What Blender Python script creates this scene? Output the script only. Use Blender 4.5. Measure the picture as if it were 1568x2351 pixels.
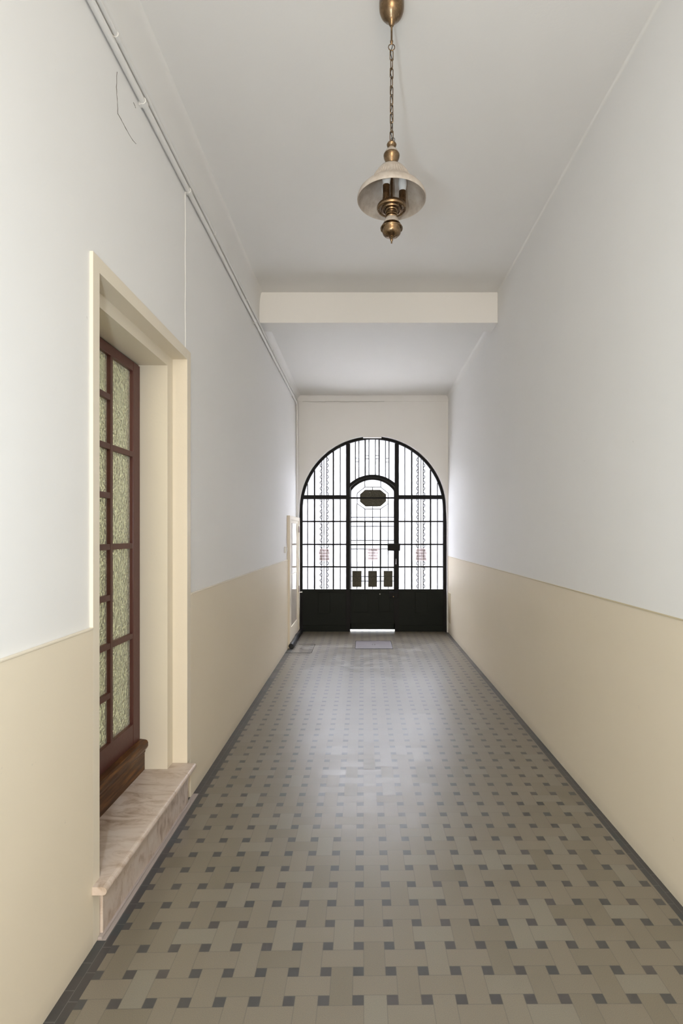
import bpy, bmesh, math, random
from mathutils import Vector, Matrix

PI = math.pi
random.seed(7)
scene = bpy.context.scene
for o in list(bpy.data.objects):
    bpy.data.objects.remove(o)

# ------------------------------------------------------------------ camera
F = 1205.0           # focal length in photo pixels (2351 tall)
H = 1.60             # eye height
K = F / 1175.0       # depth scale
cam_d = bpy.data.cameras.new('camera')
cam = bpy.data.objects.new('camera', cam_d)
scene.collection.objects.link(cam)
cam.location = (0, 0, H)
cam.rotation_euler = (PI / 2, 0, 0)
cam_d.sensor_fit = 'VERTICAL'
cam_d.sensor_height = 36
cam_d.lens = F / 2351 * 36
cam_d.shift_x = -50 / 2351
cam_d.shift_y = 48.5 / 2351
cam_d.clip_start = 0.02
cam_d.clip_end = 200
scene.camera = cam

# ------------------------------------------------------------------ world, lights, exposure
world = bpy.data.worlds.new('overcast_sky')
scene.world = world
world.use_nodes = True
wn = world.node_tree.nodes
wn['Background'].inputs['Color'].default_value = (0.91, 0.96, 1.0, 1)
wn['Background'].inputs['Strength'].default_value = 12.5
scene.view_settings.view_transform = 'Standard'
scene.view_settings.look = 'None'
scene.view_settings.gamma = 1
scene.view_settings.use_curve_mapping = False
scene.view_settings.exposure = 0.62


def area(name, loc, rot, sx, sy, power, col):
    d = bpy.data.lights.new(name, 'AREA')
    d.shape = 'RECTANGLE'
    d.size = sx
    d.size_y = sy
    d.energy = power
    d.color = col
    o = bpy.data.objects.new(name, d)
    o.location = loc
    o.rotation_euler = rot
    scene.collection.objects.link(o)
    return o


# warm ambient fill added behind and above the camera, no known fixture
area('rear_fill', (0.17, -5.9, 2.1), (PI / 2, 0, 0), 2.2, 3.4, 150, (1.0, 0.875, 0.71))
area('overhead_fill', (0.17, -0.6, 3.95), (0, 0, 0), 1.0, 1.0, 10, (1.0, 0.875, 0.71))  # soft overhead fill, added out of view
# photographer's flash, a hand's breadth left of the lens
fl_d = bpy.data.lights.new('camera_flash', 'POINT')
fl_d.energy = 58
fl_d.shadow_soft_size = 0.045
fl_d.color = (0.74, 0.88, 1.0)
fl = bpy.data.objects.new('camera_flash', fl_d)
fl.location = (-0.28, 0.03, 1.66)
scene.collection.objects.link(fl)
# fill light added behind the glazed door to brighten its glass
area('side_room_fill', (-2.2, 2.5 * K, 3.0), (0, 0.25, 0), 0.8, 0.8, 72, (1.0, 0.94, 0.80))


# ------------------------------------------------------------------ materials
def mat(name, base=(0.5, 0.5, 0.5), rough=0.5, metal=0.0, spec=0.5, coat=0.0, trans=0.0, ior=1.45):
    m = bpy.data.materials.new(name)
    m.use_nodes = True
    b = m.node_tree.nodes['Principled BSDF']
    b.inputs['Base Color'].default_value = (*base, 1)
    b.inputs['Roughness'].default_value = rough
    b.inputs['Metallic'].default_value = metal
    b.inputs['Specular IOR Level'].default_value = spec
    b.inputs['Coat Weight'].default_value = coat
    b.inputs['Transmission Weight'].default_value = trans
    b.inputs['IOR'].default_value = ior
    return m


class NT:
    """small helper around a node tree"""
    def __init__(s, m):
        s.t = m.node_tree
        s.b = s.t.nodes.get('Principled BSDF')
        s._pos = None

    def n(s, kind, **kw):
        x = s.t.nodes.new(kind)
        for k, v in kw.items():
            setattr(x, k, v)
        return x

    def lk(s, a, b):
        s.t.links.new(a, b)

    def m(s, op, a, b=None, c=None):
        x = s.n('ShaderNodeMath', operation=op)
        for i, v in enumerate((a, b, c)):
            if v is None:
                continue
            if isinstance(v, (int, float)):
                x.inputs[i].default_value = v
            else:
                s.lk(v, x.inputs[i])
        return x.outputs[0]

    def mix(s, fac, a, b, mode='MIX'):
        x = s.n('ShaderNodeMix', data_type='RGBA', blend_type=mode)
        for i, v in ((0, fac), (6, a), (7, b)):
            if isinstance(v, (int, float)):
                x.inputs[i].default_value = v
            elif isinstance(v, tuple):
                x.inputs[i].default_value = (*v, 1)
            else:
                s.lk(v, x.inputs[i])
        return x.outputs[2]

    def pos(s):
        if s._pos is None:
            s._pos = s.n('ShaderNodeTexCoord').outputs['Object']
        return s._pos

    def noise(s, scale, detail=3, rough=0.5, vec=None, stretch=None):
        v = vec or s.pos()
        if stretch:
            mp = s.n('ShaderNodeMapping')
            mp.inputs['Scale'].default_value = stretch
            s.lk(v, mp.inputs[0])
            v = mp.outputs[0]
        x = s.n('ShaderNodeTexNoise')
        x.inputs['Scale'].default_value = scale
        x.inputs['Detail'].default_value = detail
        x.inputs['Roughness'].default_value = rough
        s.lk(v, x.inputs['Vector'])
        return x.outputs['Fac']

    def ramp(s, fac, stops):
        x = s.n('ShaderNodeValToRGB')
        e = x.color_ramp.elements
        e[0].position, e[0].color = stops[0][0], (*stops[0][1], 1)
        e[1].position, e[1].color = stops[-1][0], (*stops[-1][1], 1)
        for p, c in stops[1:-1]:
            q = e.new(p)
            q.color = (*c, 1)
        s.lk(fac, x.inputs[0])
        return x.outputs[0]

    def bump(s, h, strength=0.2, dist=0.01):
        x = s.n('ShaderNodeBump')
        x.inputs['Strength'].default_value = strength
        x.inputs['Distance'].default_value = dist
        s.lk(h, x.inputs['Height'])
        s.lk(x.outputs[0], s.b.inputs['Normal'])
        return x.outputs[0]

    def col(s, c):
        s.lk(c, s.b.inputs['Base Color'])


WHITE = (0.84, 0.83, 0.815)
CREAM = (0.80, 0.708, 0.56)
DADO = 1.228


def paint(name, col, amount=0.05, rough=0.55, scale=2.0, bump=0.12):
    m = mat(name, col, rough)
    t = NT(m)
    a = t.noise(scale, 4, 0.6)
    dark = tuple(c * (1 - amount) for c in col)
    t.col(t.mix(a, dark, col))
    t.bump(t.noise(60, 3), bump, 0.004)
    return m


def wall_material():
    m = mat('two_tone_wall_paint', WHITE, 0.6, spec=0.3)
    t = NT(m)
    sep = t.n('ShaderNodeSeparateXYZ')
    t.lk(t.pos(), sep.inputs[0])
    z = sep.outputs[2]
    low = t.m('LESS_THAN', z, DADO)
    n1 = t.noise(1.6, 4, 0.6)
    w = t.mix(n1, tuple(c * 0.96 for c in WHITE), WHITE)
    c = t.mix(n1, tuple(c * 0.95 for c in CREAM), CREAM)
    colr = t.mix(low, w, c)
    # scuffs and dirt settled at the foot of the wall, ragged upper edge
    n2 = t.noise(9, 5, 0.65)
    foot = t.m('MULTIPLY', t.m('SMOOTH_MIN', t.m('MAXIMUM', t.m('SUBTRACT', 1.0, t.m('MULTIPLY', z, 14)), 0.0), 1.0, 0.1), n2)
    colr = t.mix(t.m('MULTIPLY', foot, 0.55), colr, (0.42, 0.37, 0.29))
    spots = t.m('GREATER_THAN', t.noise(34, 2, 0.4), 0.80)
    colr = t.mix(t.m('MULTIPLY', spots, 0.22), colr, (0.45, 0.42, 0.37))
    t.col(colr)
    t.bump(t.m('ADD', t.m('MULTIPLY', t.noise(4.5, 3), 1.0), t.m('MULTIPLY', t.noise(70, 3), 0.10)), 0.10, 0.02)
    return m


def floor_material():
    m = mat('cement_mosaic_tiles', (0.3, 0.27, 0.2), 0.3)
    t = NT(m)
    S = 0.1184
    D = 0.33           # dot width / pitch
    G = 0.013          # half grout / pitch
    sep = t.n('ShaderNodeSeparateXYZ')
    t.lk(t.pos(), sep.inputs[0])
    X, Y = sep.outputs[0], sep.outputs[1]
    # rows laid very slightly out of square
    skew = t.m('SUBTRACT', t.m('MULTIPLY', X, 0.012), t.m('MULTIPLY', t.m('MULTIPLY', X, X), 0.006))
    Ys = t.m('SUBTRACT', Y, skew)
    u = t.m('ADD', t.m('DIVIDE', t.m('SUBTRACT', X, -0.0177), S), 0.5 + 40)     # dot centre at integer + .5
    y0 = F * H / (2296.3 - 1224)
    v = t.m('ADD', t.m('DIVIDE', t.m('SUBTRACT', Ys, y0), S), 0.5 + 60)
    iu, iv = t.m('FLOOR', u), t.m('FLOOR', v)
    fu, fv = t.m('SUBTRACT', t.m('FRACT', u), 0.5), t.m('SUBTRACT', t.m('FRACT', v), 0.5)
    au, av = t.m('ABSOLUTE', fu), t.m('ABSOLUTE', fv)
    inu, inv = t.m('LESS_THAN', au, D / 2), t.m('LESS_THAN', av, D / 2)
    dot = t.m('MULTIPLY', inu, inv)
    # cell index (cells lie between dots)
    cu, cv = t.m('FLOOR', t.m('ADD', u, 0.5)), t.m('FLOOR', t.m('ADD', v, 0.5))
    par = t.m('MODULO', t.m('ADD', cu, cv), 2.0)      # parity of the cell
    # horizontal-edge strip (in v band, not u band): belongs to V cell above or below
    # vertical-edge strip (in u band, not v band): belongs to H cell left or right
    # distance to the tile borders
    du = t.m('ABSOLUTE', t.m('SUBTRACT', au, D / 2))
    dv = t.m('ABSOLUTE', t.m('SUBTRACT', av, D / 2))
    nearU, nearV = t.m('LESS_THAN', du, G), t.m('LESS_THAN', dv, G)
    # the cell whose corner region we are in; PV = 1 when that cell is a vertical tile
    PV = par
    # u-line (|fu|=D/2) is a joint when: in v band (dot side), or cell is vertical tile
    jU = t.m('MULTIPLY', nearU, t.m('MAXIMUM', inv, PV))
    # ... but where v band & cell vertical: still joint to dot (covered). v-line symmetrical
    jV = t.m('MULTIPLY', nearV, t.m('MAXIMUM', inu, t.m('SUBTRACT', 1.0, PV)))
    # end joints of tiles: vertical tile ends at far edge of the dot band = v-line of the neighbour H cell (covered by jV)
    joint = t.m('MAXIMUM', jU, jV)
    # tile identity for colour variation
    stripH = t.m('MULTIPLY', inv, t.m('SUBTRACT', 1.0, inu))
    stripV = t.m('MULTIPLY', inu, t.m('SUBTRACT', 1.0, inv))
    # strips belong to the cell on one side or the other
    offv = t.m('MULTIPLY', t.m('MULTIPLY', stripH, t.m('SUBTRACT', 1.0, PV)), t.m('SUBTRACT', 0.0, t.m('SIGN', fv)))
    offu = t.m('MULTIPLY', t.m('MULTIPLY', stripV, PV), t.m('SUBTRACT', 0.0, t.m('SIGN', fu)))
    idu, idv = t.m('ADD', cu, offu), t.m('ADD', cv, offv)
    cmb = t.n('ShaderNodeCombineXYZ')
    t.lk(idu, cmb.inputs[0]); t.lk(idv, cmb.inputs[1])
    wnz = t.n('ShaderNodeTexWhiteNoise', noise_dimensions='2D')
    t.lk(cmb.outputs[0], wnz.inputs['Vector'])
    rnd = wnz.outputs['Value']
    cmb2 = t.n('ShaderNodeCombineXYZ')
    t.lk(iu, cmb2.inputs[0]); t.lk(iv, cmb2.inputs[1])
    wn2 = t.n('ShaderNodeTexWhiteNoise', noise_dimensions='2D')
    t.lk(cmb2.outputs[0], wn2.inputs['Vector'])
    rnd2 = wn2.outputs['Value']
    light = t.ramp(rnd, [(0, (0.172, 0.148, 0.105)), (0.35, (0.196, 0.168, 0.124)), (0.7, (0.205, 0.175, 0.130)), (1.0, (0.218, 0.196, 0.152))])
    grain = t.noise(420, 2, 0.7)
    light = t.mix(0.85, light, t.ramp(grain, [(0.3, (0.33, 0.33, 0.33)), (0.55, (0.5, 0.5, 0.5)), (0.75, (0.62, 0.62, 0.62))]), 'OVERLAY')
    dots = t.ramp(rnd2, [(0, (0.034, 0.039, 0.043)), (0.5, (0.042, 0.043, 0.045)), (1.0, (0.052, 0.047, 0.048))])
    c = t.mix(dot, light, dots)
    # border of two rows of dark tiles along each wall
    bl = t.m('LESS_THAN', X, -0.975)
    br = t.m('GREATER_THAN', X, 1.315)
    border = t.m('MAXIMUM', bl, br)
    stripe_id = t.m('ADD', t.m('GREATER_THAN', X, -1.0085), t.m('GREATER_THAN', X, 1.3435))
    bv = t.m('ADD', t.m('DIVIDE', Y, 0.1184), t.m('MULTIPLY', stripe_id, 0.37))
    cmb3 = t.n('ShaderNodeCombineXYZ')
    t.lk(t.m('FLOOR', bv), cmb3.inputs[0]); t.lk(stripe_id, cmb3.inputs[1])
    wn3 = t.n('ShaderNodeTexWhiteNoise', noise_dimensions='2D')
    t.lk(cmb3.outputs[0], wn3.inputs['Vector'])
    bcol = t.ramp(wn3.outputs['Value'], [(0, (0.014, 0.028, 0.036)), (0.4, (0.018, 0.022, 0.027)), (1.0, (0.028, 0.026, 0.030))])
    bj = t.m('MAXIMUM', t.m('LESS_THAN', t.m('ABSOLUTE', t.m('SUBTRACT', t.m('FRACT', bv), 0.5)), 0.011),
             t.m('MAXIMUM', t.m('LESS_THAN', t.m('ABSOLUTE', t.m('ADD', X, 1.0085)), 0.0011),
                 t.m('LESS_THAN', t.m('ABSOLUTE', t.m('SUBTRACT', X, 1.3435)), 0.0011)))
    bcol = t.mix(t.m('MULTIPLY', bj, 0.6), bcol, (0.16, 0.16, 0.155))
    c = t.mix(t.m('MULTIPLY', joint, 0.45), c, (0.08, 0.07, 0.06))
    c = t.mix(border, c, bcol)
    # worn, dusty patches
    wear = t.noise(1.3, 4, 0.6)
    c = t.mix(t.m('MULTIPLY', wear, 0.18), c, (0.24, 0.20, 0.165))
    t.col(c)
    r = t.m('ADD', t.m('MULTIPLY', t.noise(5, 4, 0.6), 0.07), 0.26)
    t.lk(t.m('ADD', r, t.m('MULTIPLY', rnd, 0.06)), t.b.inputs['Roughness'])
    t.b.inputs['Specular IOR Level'].default_value = 1.0
    hgt = t.m('SUBTRACT', t.m('ADD', t.m('MULTIPLY', rnd, 0.25), t.m('MULTIPLY', grain, 0.10)), t.m('MULTIPLY', t.m('MULTIPLY', joint, t.m('SUBTRACT', 1.0, border)), 0.8))
    t.bump(hgt, 0.25, 0.0012)
    return m


M = {}
M['wall'] = wall_material()
M['white'] = paint('white_ceiling_paint', (0.83, 0.815, 0.79), 0.04)
M['cream'] = paint('cream_gloss_paint', (0.80, 0.72, 0.585), 0.06, 0.45)
M['cream_dark'] = paint('cream_line_and_recess_shade', (0.62, 0.53, 0.36), 0.06, 0.5)  # darker cream; on the wall hatch it paints the shade of a recess
M['floor'] = floor_material()
M['iron'] = paint('black_iron_paint', (0.006, 0.0055, 0.006), 0.2, 0.5)
M['iron_green'] = paint('dark_green_iron_paint', (0.006, 0.009, 0.0065), 0.3, 0.5)
for k_ in ('iron', 'iron_green'):
    M[k_].node_tree.nodes['Principled BSDF'].inputs['Specular IOR Level'].default_value = 0.18
M['steel_thin'] = paint('dark_iron_bar', (0.015, 0.015, 0.017), 0.2, 0.5)
M['conduit'] = paint('painted_conduit', (0.78, 0.765, 0.74), 0.06, 0.45)
M['red'] = paint('oxblood_door_paint', (0.105, 0.033, 0.026), 0.12, 0.38)
M['plastic'] = mat('white_plastic', (0.82, 0.81, 0.78), 0.35)
M['black_rubber'] = paint('black_vinyl', (0.012, 0.012, 0.014), 0.3, 0.4)
M['seam'] = mat('hairline_crack', (0.16, 0.13, 0.11), 0.9)
M['chrome'] = mat('chrome', (0.8, 0.8, 0.8), 0.18, 1.0)
M['pave'] = paint('pale_pavement', (0.55, 0.54, 0.52), 0.1, 0.8)
M['street'] = paint('glare_dimming_grey', (0.09, 0.09, 0.092), 0.1, 0.9)  # kept dark so the added outside wall dims the gate panes
M['sideroom'] = paint('side_room_paint', (0.68, 0.68, 0.57), 0.06, 0.7)
M['bulb'] = mat('opal_bulb', (0.88, 0.88, 0.87), 0.25)


def brass_material():
    m = mat('aged_brass', (0.36, 0.22, 0.10), 0.27, 1.0)
    t = NT(m)
    n1 = t.noise(26, 4, 0.6)
    t.col(t.ramp(n1, [(0.25, (0.13, 0.085, 0.050)), (0.55, (0.23, 0.155, 0.090)), (0.8, (0.33, 0.235, 0.145))]))
    t.lk(t.m('ADD', t.m('MULTIPLY', n1, 0.2), 0.17), t.b.inputs['Roughness'])
    return m


def alabaster_material():
    m = mat('pinkish_alabaster_glass', (0.78, 0.66, 0.58), 0.3)
    t = NT(m)
    n1 = t.noise(22, 5, 0.65)
    c = t.ramp(n1, [(0.3, (0.50, 0.43, 0.365)), (0.55, (0.64, 0.575, 0.51)), (0.8, (0.72, 0.68, 0.63))])
    t.col(c)
    t.b.inputs['Subsurface Weight'].default_value = 0.0
    # let some light through the thin shade
    tr = t.n('ShaderNodeBsdfTranslucent')
    t.lk(c, tr.inputs[0])
    mx = t.n('ShaderNodeMixShader')
    mx.inputs[0].default_value = 0.38
    out = t.t.nodes['Material Output']
    t.lk(t.b.outputs[0], mx.inputs[1])
    t.lk(tr.outputs[0], mx.inputs[2])
    t.lk(mx.outputs[0], out.inputs[0])
    return m


def marble_material():
    m = mat('pink_marble', (0.7, 0.62, 0.55), 0.32)
    t = NT(m)
    warp = t.noise(3, 4, 0.6)
    x = t.n('ShaderNodeTexNoise')
    x.inputs['Scale'].default_value = 5.5
    x.inputs['Detail'].default_value = 7
    x.inputs['Roughness'].default_value = 0.62
    x.inputs['Distortion'].default_value = 1.1
    mp = t.n('ShaderNodeMapping')
    mp.inputs['Rotation'].default_value = (0, 0, 0.5)
    mp.inputs['Scale'].default_value = (1.0, 2.6, 1.6)
    t.lk(t.pos(), mp.inputs[0])
    t.lk(mp.outputs[0], x.inputs['Vector'])
    c = t.ramp(x.outputs['Fac'], [(0.30, (0.30, 0.215, 0.15)), (0.42, (0.47, 0.37, 0.295)), (0.52, (0.585, 0.49, 0.42)), (0.72, (0.63, 0.55, 0.48))])
    t.col(t.mix(t.m('MULTIPLY', warp, 0.25), c, (0.60, 0.47, 0.38)))
    return m


def wood_material():
    m = mat('varnished_oak', (0.12, 0.05, 0.02), 0.36, spec=0.3)
    t = NT(m)
    n1 = t.noise(6, 6, 0.65, stretch=(9, 0.8, 9))
    t.col(t.ramp(n1, [(0.3, (0.035, 0.013, 0.004)), (0.5, (0.085, 0.033, 0.010)), (0.62, (0.17, 0.068, 0.018)), (0.8, (0.28, 0.12, 0.032))]))
    t.bump(n1, 0.15, 0.003)
    return m


def obscured_glass(name, base, trans, bump_scale, bump_str, milk, trans_rough=0.10):
    """textured pane: rough refraction plus a little body colour"""
    m = mat(name, base, trans_rough, 0, 0.5, 0, 1.0, 1.3)
    t = NT(m)
    v = t.n('ShaderNodeTexVoronoi', feature='SMOOTH_F1')
    v.inputs['Scale'].default_value = bump_scale
    mp = t.n('ShaderNodeMapping')
    mp.inputs['Scale'].default_value = (0.8, 0.8, 0.8)
    t.lk(t.pos(), mp.inputs[0])
    t.lk(mp.outputs[0], v.inputs['Vector'])
    t.bump(v.outputs['Distance'], bump_str, 0.02)
    d = t.n('ShaderNodeBsdfDiffuse')
    d.inputs[0].default_value = (*milk, 1)
    t.lk(t.b.inputs['Normal'].links[0].from_socket, d.inputs['Normal'])
    mx = t.n('ShaderNodeMixShader')
    mx.inputs[0].default_value = 1 - trans
    t.lk(t.b.outputs[0], mx.inputs[1])
    t.lk(d.outputs[0], mx.inputs[2])
    t.lk(mx.outputs[0], t.t.nodes['Material Output'].inputs[0])
    return m


def gate_glass_material():
    m = mat('frosted_gate_glass', (0.9, 0.9, 0.92), 0.15)
    t = NT(m)
    sp = t.noise(170, 2, 0.6)
    speck = t.ramp(sp, [(0.36, (0.72, 0.70, 0.72)), (0.44, (0.97, 0.96, 0.99))])
    tp = t.n('ShaderNodeBsdfTransparent')
    t.lk(speck, tp.inputs[0])
    tr = t.n('ShaderNodeBsdfTranslucent')
    tr.inputs[0].default_value = (0.9, 0.9, 0.93, 1)
    m1 = t.n('ShaderNodeMixShader')
    m1.inputs[0].default_value = 0.10
    t.lk(tp.outputs[0], m1.inputs[1]); t.lk(tr.outputs[0], m1.inputs[2])
    m2 = t.n('ShaderNodeMixShader')
    m2.inputs[0].default_value = 0.08
    t.lk(m1.outputs[0], m2.inputs[1]); t.lk(t.b.outputs[0], m2.inputs[2])
    t.lk(m2.outputs[0], t.t.nodes['Material Output'].inputs[0])
    return m


def mesh_plaque_material():
    """perforated metal: tiny pinholes between olive grey metal"""
    m = mat('perforated_plaque', (0.06, 0.055, 0.035), 0.7)
    t = NT(m)
    v = t.noise(130, 2, 0.6)
    t.col(t.ramp(v, [(0.35, (0.030, 0.028, 0.018)), (0.6, (0.075, 0.068, 0.045)), (0.72, (0.16, 0.15, 0.11))]))
    tp = t.n('ShaderNodeBsdfTransparent')
    mx = t.n('ShaderNodeMixShader')
    hole = t.m('GREATER_THAN', t.noise(115, 1, 0.4), 0.70)
    t.lk(t.m('MULTIPLY', hole, 0.7), mx.inputs[0])
    t.lk(t.b.outputs[0], mx.inputs[1]); t.lk(tp.outputs[0], mx.inputs[2])
    t.lk(mx.outputs[0], t.t.nodes['Material Output'].inputs[0])
    return m


def paper_material():
    m = mat('printed_notice_paper', (0.80, 0.76, 0.75), 0.7)
    t = NT(m)
    tr = t.n('ShaderNodeBsdfTranslucent')
    tr.inputs[0].default_value = (0.60, 0.565, 0.56, 1)
    mx = t.n('ShaderNodeMixShader')
    mx.inputs[0].default_value = 0.75
    t.lk(t.b.outputs[0], mx.inputs[1]); t.lk(tr.outputs[0], mx.inputs[2])
    t.lk(mx.outputs[0], t.t.nodes['Material Output'].inputs[0])
    return m


M['brass'] = brass_material()
M['alabaster'] = alabaster_material()
M['marble'] = marble_material()
M['wood'] = wood_material()
M['door_glass'] = obscured_glass('hammered_door_glass', (0.84, 0.88, 0.74), 0.55, 100, 0.6, (0.62, 0.62, 0.54))
M['gate_glass'] = gate_glass_material()
M['plaque'] = mesh_plaque_material()
M['paper'] = paper_material()
M['ink'] = mat('brown_red_ink', (0.16, 0.07, 0.06), 0.8)
M['pane_cream'] = mat('cream_backed_glass', (0.70, 0.62, 0.52), 0.04, 0, 0.5)
M['hatch'] = paint('worn_steel_plate', (0.19, 0.165, 0.175), 0.2, 0.5, 14)
M['dark'] = mat('dark_rim_and_gap_shade', (0.02, 0.018, 0.016), 0.8)  # even dark for metal rims, and painted shade in gaps and holes
M['mortar'] = paint('pinkish_cement', (0.42, 0.36, 0.33), 0.15, 0.7, 10)


# ------------------------------------------------------------------ mesh helpers
def box(bm, x0, x1, y0, y1, z0, z1, bevel=0.0, seg=2):
    vs = [bm.verts.new((x, y, z)) for x in (x0, x1) for y in (y0, y1) for z in (z0, z1)]
    idx = [(0, 1, 3, 2), (4, 6, 7, 5), (0, 4, 5, 1), (2, 3, 7, 6), (0, 2, 6, 4), (1, 5, 7, 3)]
    fs = [bm.faces.new([vs[i] for i in f]) for f in idx]
    if bevel > 0:
        es = list({e for f in fs for e in f.edges})
        bmesh.ops.bevel(bm, geom=es, offset=bevel, segments=seg, profile=0.5, affect='EDGES')


def tube(bm, pts, r, n=10, closed=False, caps=True):
    pts = [Vector(p) for p in pts]
    N = len(pts)
    rings = []
    prev = None
    for i, p in enumerate(pts):
        if closed:
            d = pts[(i + 1) % N] - pts[(i - 1) % N]
        else:
            d = pts[min(i + 1, N - 1)] - pts[max(i - 1, 0)]
        d.normalize()
        if prev is None:
            a = Vector((0, 0, 1)) if abs(d.z) < 0.9 else Vector((1, 0, 0))
            u = d.cross(a).normalized()
        else:
            u = (prev - d * prev.dot(d)).normalized()
        prev = u
        w = d.cross(u).normalized()
        rr = r[i] if isinstance(r, (list, tuple)) else r
        rings.append([bm.verts.new(p + (u * math.cos(2 * PI * k / n) + w * math.sin(2 * PI * k / n)) * rr) for k in range(n)])
    rng = range(N) if closed else range(N - 1)
    for i in rng:
        a, b = rings[i], rings[(i + 1) % N]
        for k in range(n):
            bm.faces.new((a[k], a[(k + 1) % n], b[(k + 1) % n], b[k]))
    if caps and not closed:
        bm.faces.new(rings[0][::-1])
        bm.faces.new(rings[-1])


def lathe(bm, prof, cx, cy, n=48, flute=None):
    """prof: list of (r, z); flute(angle, i)->scale"""
    rings = []
    for i, (r, z) in enumerate(prof):
        if r < 1e-6:
            rings.append([bm.verts.new((cx, cy, z))])
        else:
            ring = []
            for k in range(n):
                a = 2 * PI * k / n
                rr = r * (flute(a, i) if flute else 1)
                ring.append(bm.verts.new((cx + rr * math.cos(a), cy + rr * math.sin(a), z)))
            rings.append(ring)
    for a, b in zip(rings, rings[1:]):
        if len(a) == 1 and len(b) == 1:
            continue
        for k in range(n):
            k2 = (k + 1) % n
            if len(a) == 1:
                bm.faces.new((a[0], b[k2], b[k]))
            elif len(b) == 1:
                bm.faces.new((a[k], a[k2], b[0]))
            else:
                bm.faces.new((a[k], a[k2], b[k2], b[k]))


def prism(bm, poly, y0, y1, axis='y'):
    """extrude a polygon (x,z) along y, or (x,y) along z when axis='z'"""
    def mk(p, t):
        return (p[0], t, p[1]) if axis == 'y' else (p[0], p[1], t)
    a = [bm.verts.new(mk(p, y0)) for p in poly]
    b = [bm.verts.new(mk(p, y1)) for p in poly]
    n = len(poly)
    bm.faces.new(a[::-1])
    bm.faces.new(b)
    for i in range(n):
        bm.faces.new((a[i], a[(i + 1) % n], b[(i + 1) % n], b[i]))


def band(bm, outer, inner, y0, y1):
    """strip solid between two equally long point lists (x,z), extruded y0..y1"""
    n = len(outer)
    v = [[bm.verts.new((p[0], y, p[1])) for p in ln] for ln in (outer, inner) for y in (y0, y1)]
    of, ob, inf, inb = v
    for i in range(n - 1):
        bm.faces.new((of[i], of[i + 1], inf[i + 1], inf[i]))
        bm.faces.new((ob[i], inb[i], inb[i + 1], ob[i + 1]))
        bm.faces.new((of[i], ob[i], ob[i + 1], of[i + 1]))
        bm.faces.new((inf[i], inf[i + 1], inb[i + 1], inb[i]))
    for i in (0, n - 1):
        bm.faces.new((of[i], inf[i], inb[i], ob[i]))


def obj(name, bm, m, parent=None, smooth=False, label=None):
    bmesh.ops.recalc_face_normals(bm, faces=bm.faces)
    me = bpy.data.meshes.new(name)
    bm.to_mesh(me)
    bm.free()
    if smooth:
        for p in me.polygons:
            p.use_smooth = True
        try:
            me.set_sharp_from_angle(angle=math.radians(38))
        except Exception:
            pass
    me.materials.append(M[m] if isinstance(m, str) else m)
    o = bpy.data.objects.new(name, me)
    scene.collection.objects.link(o)
    if parent:
        o.parent = parent
        o.matrix_parent_inverse = Matrix.Translation(-Vector(parent.location))
    if label:
        o['label'] = label
    return o


def empty(name, loc=(0, 0, 0), label=None, cat=None, group=None, kind=None):
    o = bpy.data.objects.new(name, None)
    o.location = loc
    o.empty_display_size = 0.1
    scene.collection.objects.link(o)
    tag(o, label, cat, group, kind)
    return o


def tag(o, label=None, cat=None, group=None, kind=None):
    if label: o['label'] = label
    if cat: o['category'] = cat
    if group: o['group'] = group
    if kind: o['kind'] = kind
    return o


def nb():
    return bmesh.new()


# ------------------------------------------------------------------ setting
XL, XR = -1.058, 1.368       # plaster faces
XD = -1.045                     # face of the thicker left dado
DS = 1.0245                     # door case set out from the dado face
YB = -6.0                       # back end, behind the camera
ZC1, ZC2 = H + 2.45, H + 2.22   # near and far ceiling
YE = 8.25 * K                   # end wall face
YG = 8.35 * K                   # gate plane

# floor
b = nb()
box(b, XL - 0.35, XR + 0.3, YB - 0.2, YG + 0.06, -0.12, 0.0)
tag(obj('floor', b, 'floor'), 'long corridor floor of beige tiles with small dark square insets and dark border', 'floor', kind='structure')

# left wall with the door opening
dy0, dy1 = 1.95 * K * DS, 3.005 * K * DS       # rough opening
ztop = H + 1.04 * DS
b = nb()
box(b, XL - 0.32, XL, YB, dy0, 0, ZC1)
box(b, XL - 0.32, XL, dy1, YG + 0.3, 0, ZC1)
box(b, XL - 0.32, XL, dy0, dy1, ztop, ZC1)
for (y0, y1) in ((YB, 1.932 * K * DS), (3.027 * K * DS, YG + 0.02)):
    box(b, XL - 0.01, XD, y0, y1, 0, DADO)
wl = tag(obj('wall_left', b, 'wall'), 'left corridor wall, white above a cream dado, pierced by the glazed red door', 'wall', kind='structure')
# right wall
b = nb()
box(b, XR, XR + 0.25, YB, YG + 0.3, 0, ZC1)
wr = tag(obj('wall_right', b, 'wall'), 'long blank right corridor wall, white above a cream dado', 'wall', kind='structure')
# back wall behind the viewer
b = nb()
box(b, XL - 0.3, XR + 0.25, YB - 0.2, YB, 0, ZC1)
tag(obj('wall_back', b, 'wall'), 'wall closing the corridor behind the viewer', 'wall', kind='structure')

# ceiling: near slab, far lower slab, rounded junctions with the side walls
b = nb()
yb0, yb1 = 5.2 * K, 5.435 * K
box(b, XL - 0.32, XR + 0.25, YB - 0.2, yb0 + 0.05, ZC1, ZC1 + 0.15)
box(b, XL, XR, yb1 - 0.05, YE + 0.05, ZC2, ZC1 + 0.15)


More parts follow.
